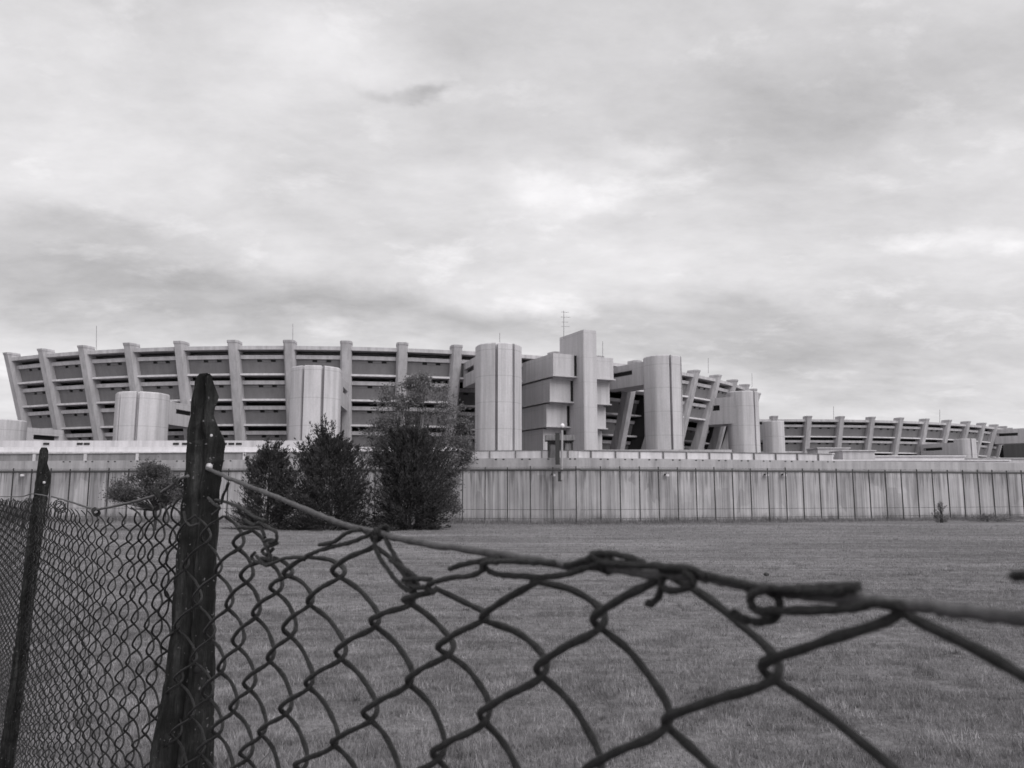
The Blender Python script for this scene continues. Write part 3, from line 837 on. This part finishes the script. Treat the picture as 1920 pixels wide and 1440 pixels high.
loose = [
 [(1060, 1060), (1083, 1055), (1110, 1045), (1112, 1038), (1143, 1038), (1173, 1044), (1209, 1056)],
 [(1100, 1052), (1112, 1042), (1122, 1052), (1147, 1056), (1200, 1060), (1250, 1063), (1300, 1069), (1322, 1080)],
 [(800, 1103), (810, 1093), (850, 1083), (887, 1078), (907, 1067), (903, 1060), (920, 1054), (960, 1053), (1000, 1054), (1040, 1056)],
 [(843, 1067), (867, 1059), (913, 1050), (940, 1047)],
 [(907, 1063), (927, 1075), (967, 1080), (1017, 1082), (1060, 1077), (1100, 1064), (1125, 1055)],
 [(705, 1003), (703, 1022), (710, 1042), (730, 1072), (750, 1096), (765, 1107), (778, 1107)],
 [(722, 1008), (733, 1030), (750, 1056), (768, 1082), (785, 1096)],
 [(732, 1050), (752, 1062), (770, 1075), (781, 1082)],
 [(808, 1086), (780, 1085), (757, 1087), (768, 1097), (785, 1101), (803, 1102), (812, 1112)],
 [(777, 1090), (778, 1105), (775, 1118), (770, 1132)],
 [(702, 997), (678, 1009), (651, 1019), (624, 1025), (597, 1033), (575, 1042), (570, 1050)],
 [(599, 1021), (624, 1017), (640, 1006), (655, 997), (676, 993)],
 [(404, 937), (435, 945), (459, 957), (474, 968), (499, 977)],
 [(459, 974), (468, 981), (477, 985), (487, 980), (505, 990), (517, 997), (518, 1013), (505, 1018)],
 [(446, 990), (455, 988), (470, 990), (488, 990), (497, 1008)],
 [(495, 1015), (508, 1012), (520, 1018), (506, 1024), (492, 1032), (500, 1040), (512, 1030)],
 [(478, 1036), (472, 1044), (478, 1052), (490, 1056), (503, 1058), (508, 1048), (505, 1036), (500, 1026)],
 [(480, 1042), (488, 1050), (498, 1060), (510, 1056), (530, 1048), (552, 1045), (575, 1046)],
 [(1294, 1075), (1278, 1068), (1262, 1070), (1240, 1066)],
 [(1241, 1080), (1239, 1100), (1235, 1118), (1222, 1131), (1212, 1130)],
 [(1240, 1100), (1256, 1107), (1275, 1106), (1292, 1100), (1300, 1086), (1285, 1074)],
 [(1325, 1079), (1369, 1089), (1402, 1098), (1440, 1104), (1500, 1103), (1560, 1101), (1612, 1098)],
 [(1460, 1108), (1500, 1111), (1530, 1108), (1560, 1110), (1590, 1105), (1606, 1102)],
 [(1500, 1108), (1460, 1104), (1425, 1108), (1407, 1120), (1410, 1136), (1428, 1147), (1450, 1144), (1500, 1146), (1575, 1143), (1640, 1133), (1690, 1134)],
 [(1372, 1146), (1386, 1156), (1405, 1164), (1425, 1166), (1449, 1160), (1462, 1142), (1458, 1120), (1438, 1110)],
 [(1901, 1080), (1915, 1080), (1940, 1079), (2000, 1072)],
 [(390, 933), (402, 945), (412, 953), (398, 965)],
 [(345, 960), (348, 975), (357, 986), (372, 982)],
 [(428, 905), (425, 915), (418, 930), (415, 945)],
]
for i, p in enumerate(loose):
    wire('loose_wire', p, .0013, .0045+.001*(i % 3))
# twisted wrap at the knots
def wrap(px, py, turns, length, rad, tilt=.2):
    s, z = fpx(px, py, .003); pts = []
    for i in range(turns*8+1):
        t = i/(turns*8); a = t*turns*2*math.pi
        pts.append(Vector(fP(s-length*(t-.5), z+rad*math.cos(a)-tilt*length*(t-.5), .003+rad*math.sin(a))))
    MB().tube(pts, .0011, 6).build('wire_knot', M['wire'], cl_, True)
wrap(712, 1001, 4, .011, .0028, -.4); wrap(1130, 1056, 3, .009, .0026); wrap(180, 960, 5, .02, .005)
wrap(300, 928, 6, .04, .0035); wrap(112, 950, 3, .05, .010); wrap(335, 905, 3, .03, .003)

# posts
def post(s_p, edges, label, webw):
    """edges: (py, left px, right px). flange stands across the fence line, web along it"""
    ring = []; tops = []
    def n_at(px, py):     # intersect pixel ray with the plane s = s_p ; returns n and z
        d = ray(px, py); t = s_p/U.dot(d)
        return D-t*NRM.dot(d), CAMZ+t*d.z
    rings = []
    for (py, l, r) in edges:
        nl, z = n_at(l, py); nr, z2 = n_at(r, py)
        w = nl-nr; z = (z+z2)/2
        th = .004
        m1 = nl-w*.40; m2 = nl-w*.50
        ch = w*.06
        rings.append([fP(s_p-th, z, nl-ch), fP(s_p-th*1.2, z, m1), fP(s_p-.009*webw, z, m1-.001), fP(s_p-.009*webw, z, m2+.001), fP(s_p-th*1.2, z, m2), fP(s_p-th, z, nr+ch), fP(s_p-.001, z, nr),
                      fP(s_p+th, z, nr+ch), fP(s_p+th, z, nl-ch), fP(s_p+.001, z, nl)])
    # continue to the ground
    last = rings[-1]
    rings.append([(p[0], p[1], -.05) for p in last])
    rings = rings[::-1]
    # subdivide along the height and roughen
    fine = []
    for i in range(len(rings)-1):
        a, b = rings[i], rings[i+1]; L = abs(b[0][2]-a[0][2]); kx = max(1, int(L/.008)) if L < .6 else 30
        for j in range(kx):
            t = j/kx; a0 = rings[max(i-1, 1)] if i > 0 else a; b1_ = rings[min(i+2, len(rings)-1)]
            if i == 0: fine.append([tuple(a[q][m]*(1-t)+b[q][m]*t for m in range(3)) for q in range(10)])
            else: fine.append([tuple(.5*(2*a[q][m]+(b[q][m]-a0[q][m])*t*.6+(-.6*(b[q][m]-a0[q][m])*2-.6*(b1_[q][m]-a[q][m])+6*(b[q][m]-a[q][m]))*t*t+(.6*(b[q][m]-a0[q][m])+.6*(b1_[q][m]-a[q][m])-4*(b[q][m]-a[q][m]))*t**3) if m < 2 else a[q][m]*(1-t)+b[q][m]*t for m in range(3)) for q in range(10)])
    fine.append(rings[-1])
    rr = random.Random(3)
    fine = [[(x+rr.uniform(-1, 1)*.0009, y+rr.uniform(-1, 1)*.0009, z+(rr.uniform(-1, 1)*.0008 if 0 < i < len(fine)-1 else 0)) for (x, y, z) in rg_] for i, rg_ in enumerate(fine)]
    o = MB().loft(fine).build('post', M['post'], cl_); o['label'] = label
    return o, n_at
P2e = [(701, 376, 392), (706, 369, 397), (716, 366, 399), (728, 363, 406), (742, 361, 410), (752, 360, 408), (762, 359, 403), (778, 358, 401), (792, 355, 404), (806, 352, 411), (822, 350, 420), (832, 350, 422), (850, 349, 420), (880, 347, 417), (920, 343, 413), (980, 337, 409),
       (1040, 331, 406), (1120, 325, 404), (1180, 321, 402), (1200, 318, 404), (1250, 312, 403), (1300, 304, 402), (1350, 294, 401), (1400, 284, 400), (1440, 276, 400), (1520, 262, 399)]
P1e = [(839, 77, 88), (845, 74, 91), (858, 72, 91), (868, 71, 89), (878, 69, 92), (890, 68, 95), (905, 66, 94), (930, 63, 90), (960, 58, 86), (1040, 47, 75), (1150, 35, 62), (1250, 22, 52), (1350, 8, 38), (1440, -6, 26), (1520, -18, 14)]
o2, na2 = post(s_post2-.0, P2e, 'nearer thick dark post with pale spots', 1.0)
o1, na1 = post(s_post1, P1e, 'farther slim dark post', 1.2)
def nail(o, s_p, na, px, py, rad, nm='nail', mat='nail', proud=.006):
    nn, z = na(px, py); mb = MB(); rings = []
    for (dr, off) in ((.7, 0), (1.0, .3), (.95, .6), (.5, .95)):
        rings.append([fP(s_p-.004-proud*off*1.0, z+rad*dr*math.sin(a), nn+rad*dr*math.cos(a)) for a in [2*math.pi*i/10 for i in range(10)]])
    mb.loft(rings).build(nm, M[mat], o, True)
nail(o2, s_post2, na2, 389, 875, .0038); nail(o1, s_post1, na1, 82, 905, .0045)
nail(o2, s_post2, na2, 394, 817, .0020, 'pale_spot', 'drum', .001); nail(o2, s_post2, na2, 384, 830, .0014, 'pale_spot', 'drum', .001)
nail(o2, s_post2, na2, 369, 1253, .0050, 'bolt_hole', 'glass', .001)

# ------------------------------------------------------------------ sky
w = bpy.data.worlds.new('World'); scn.world = w; w.use_nodes = True
nt = w.node_tree; bg = nt.nodes['Background']
SUN_EL, SUN_AZ = R(44), R(142)      # azimuth measured clockwise from +Y (view direction)
sky = nt.nodes.new('ShaderNodeTexSky'); sky.sky_type = 'NISHITA'; sky.sun_disc = False
sky.sun_elevation = SUN_EL; sky.sun_rotation = SUN_AZ
bw = nt.nodes.new('ShaderNodeRGBToBW'); nt.links.new(sky.outputs[0], bw.inputs[0])
tc = nt.nodes.new('ShaderNodeTexCoord'); V = tc.outputs['Generated']
sx = nt.nodes.new('ShaderNodeSeparateXYZ'); nt.links.new(V, sx.inputs[0])
zc = math_n(nt, 'ADD', math_n(nt, 'MAXIMUM', sx.outputs[2], 0.0), .24)
cv = nt.nodes.new('ShaderNodeCombineXYZ')
nt.links.new(math_n(nt, 'DIVIDE', sx.outputs[0], zc), cv.inputs[0]); nt.links.new(math_n(nt, 'DIVIDE', sx.outputs[1], zc), cv.inputs[1])
n1 = noise(nt, 1.3, 10, .62, cv.outputs[0], (.85, 1.25, 1), .25)
n2 = noise(nt, 3.6, 10, .64, cv.outputs[0], (.85, 1.25, 1), .2)
n3 = noise(nt, .45, 4, .5, cv.outputs[0], (1, 1, 1), .2)
n4 = noise(nt, 9.0, 8, .62, cv.outputs[0], (.8, 1.2, 1), .2)
br = math_n(nt, 'MULTIPLY', math_n(nt, 'SUBTRACT', noise(nt, 3.0, 9, .62, cv.outputs[0], (1, 1.25, 1), .15), .55, None, True), .85)
az = math_n(nt, 'ARCTAN2', sx.outputs[0], sx.outputs[1]); el = math_n(nt, 'ARCSINE', sx.outputs[2])
wn1 = noise(nt, 2.2, 6, .6, V); wn2 = noise(nt, 2.6, 6, .6, V, (1.3, 1.3, 2.2))
az = math_n(nt, 'ADD', az, math_n(nt, 'MULTIPLY', math_n(nt, 'SUBTRACT', wn1, .5), .35))
el = math_n(nt, 'ADD', el, math_n(nt, 'MULTIPLY', math_n(nt, 'SUBTRACT', wn2, .5), .16))
def term(n, a): return math_n(nt, 'MULTIPLY', math_n(nt, 'SUBTRACT', n, .5), a)
val = math_n(nt, 'ADD', term(n1, .46), term(n2, .27))
val = math_n(nt, 'ADD', val, math_n(nt, 'ADD', term(n3, .2), term(n4, .10)))
val = math_n(nt, 'ADD', val, br)
val = math_n(nt, 'ADD', val, .585)
feats = [(150, 510, 480, 50, -.12), (300, 565, 620, 44, -.08), (800, 588, 460, 30, -.06), (1050, 350, 110, 30, .13), (1100, 385, 60, 22, .12), (980, 340, 60, 24, .08), (640, 90, 150, 50, .13), (1560, 200, 380, 80, -.13), (1010, 40, 380, 60, -.07),
         (790, 145, 60, 16, -.2), (260, 270, 330, 110, .07), (1200, 300, 70, 20, .14), (1000, 520, 320, 50, .08), (1650, 650, 420, 60, -.12), (1550, 520, 300, 60, .05), (1000, 630, 900, 40, -.07), (1850, 430, 110, 20, .10), (60, 60, 200, 50, .06), (80, 440, 200, 30, -.08)]
for (px, py, wx, wy, amp) in feats:
    d = ray(px, py).normalized(); a0 = math.atan2(d.x, d.y); e0 = math.asin(d.z)
    qa = math_n(nt, 'POWER', math_n(nt, 'ABSOLUTE', math_n(nt, 'DIVIDE', math_n(nt, 'SUBTRACT', az, a0), wx/F)), 2)
    qe = math_n(nt, 'POWER', math_n(nt, 'ABSOLUTE', math_n(nt, 'DIVIDE', math_n(nt, 'SUBTRACT', el, e0), wy/F)), 2)
    ex = math_n(nt, 'EXPONENT', math_n(nt, 'MULTIPLY', math_n(nt, 'ADD', qa, qe), -1.0))
    val = math_n(nt, 'MULTIPLY_ADD', ex, amp, val)
val = math_n(nt, 'MAXIMUM', val, .25)
cloud = math_n(nt, 'MULTIPLY', val, 7.55)
tot = math_n(nt, 'ADD', cloud, math_n(nt, 'MULTIPLY', bw.outputs[0], .06))
cb = nt.nodes.new('ShaderNodeCombineXYZ')
for i in range(3): nt.links.new(math_n(nt, 'MULTIPLY', tot, (1.0, .986, 1.004)[i]), cb.inputs[i])
nt.links.new(cb.outputs[0], bg.inputs['Color']); bg.inputs['Strength'].default_value = .1

sl = bpy.data.lights.new('sun', 'SUN'); sl.energy = 1.5; sl.angle = R(45); sl.color = (1.0, .985, .985)
so = bpy.data.objects.new('sun', sl); col.objects.link(so)
sd = Vector((math.sin(SUN_AZ)*math.cos(SUN_EL), math.cos(SUN_AZ)*math.cos(SUN_EL), math.sin(SUN_EL)))
so.rotation_euler = sd.to_track_quat('Z', 'Y').to_euler(); so.location = (20, -30, 60)

# ------------------------------------------------------------------ camera
cam = bpy.data.cameras.new('camera'); cam.lens = 28; cam.sensor_width = 36; cam.clip_start = .03; cam.clip_end = 3000
cam.dof.use_dof = True; cam.dof.focus_distance = 1.6; cam.dof.aperture_fstop = 18
co = bpy.data.objects.new('camera', cam); col.objects.link(co); co.location = (0, 0, CAMZ); co.rotation_euler = (R(90)+PITCH, 0, 0)
scn.camera = co
scn.view_settings.view_transform = 'Standard'; scn.view_settings.look = 'None'
scn.view_settings.exposure = .65; scn.view_settings.gamma = 1
scn.cycles.max_bounces = 6; scn.cycles.use_denoising = True
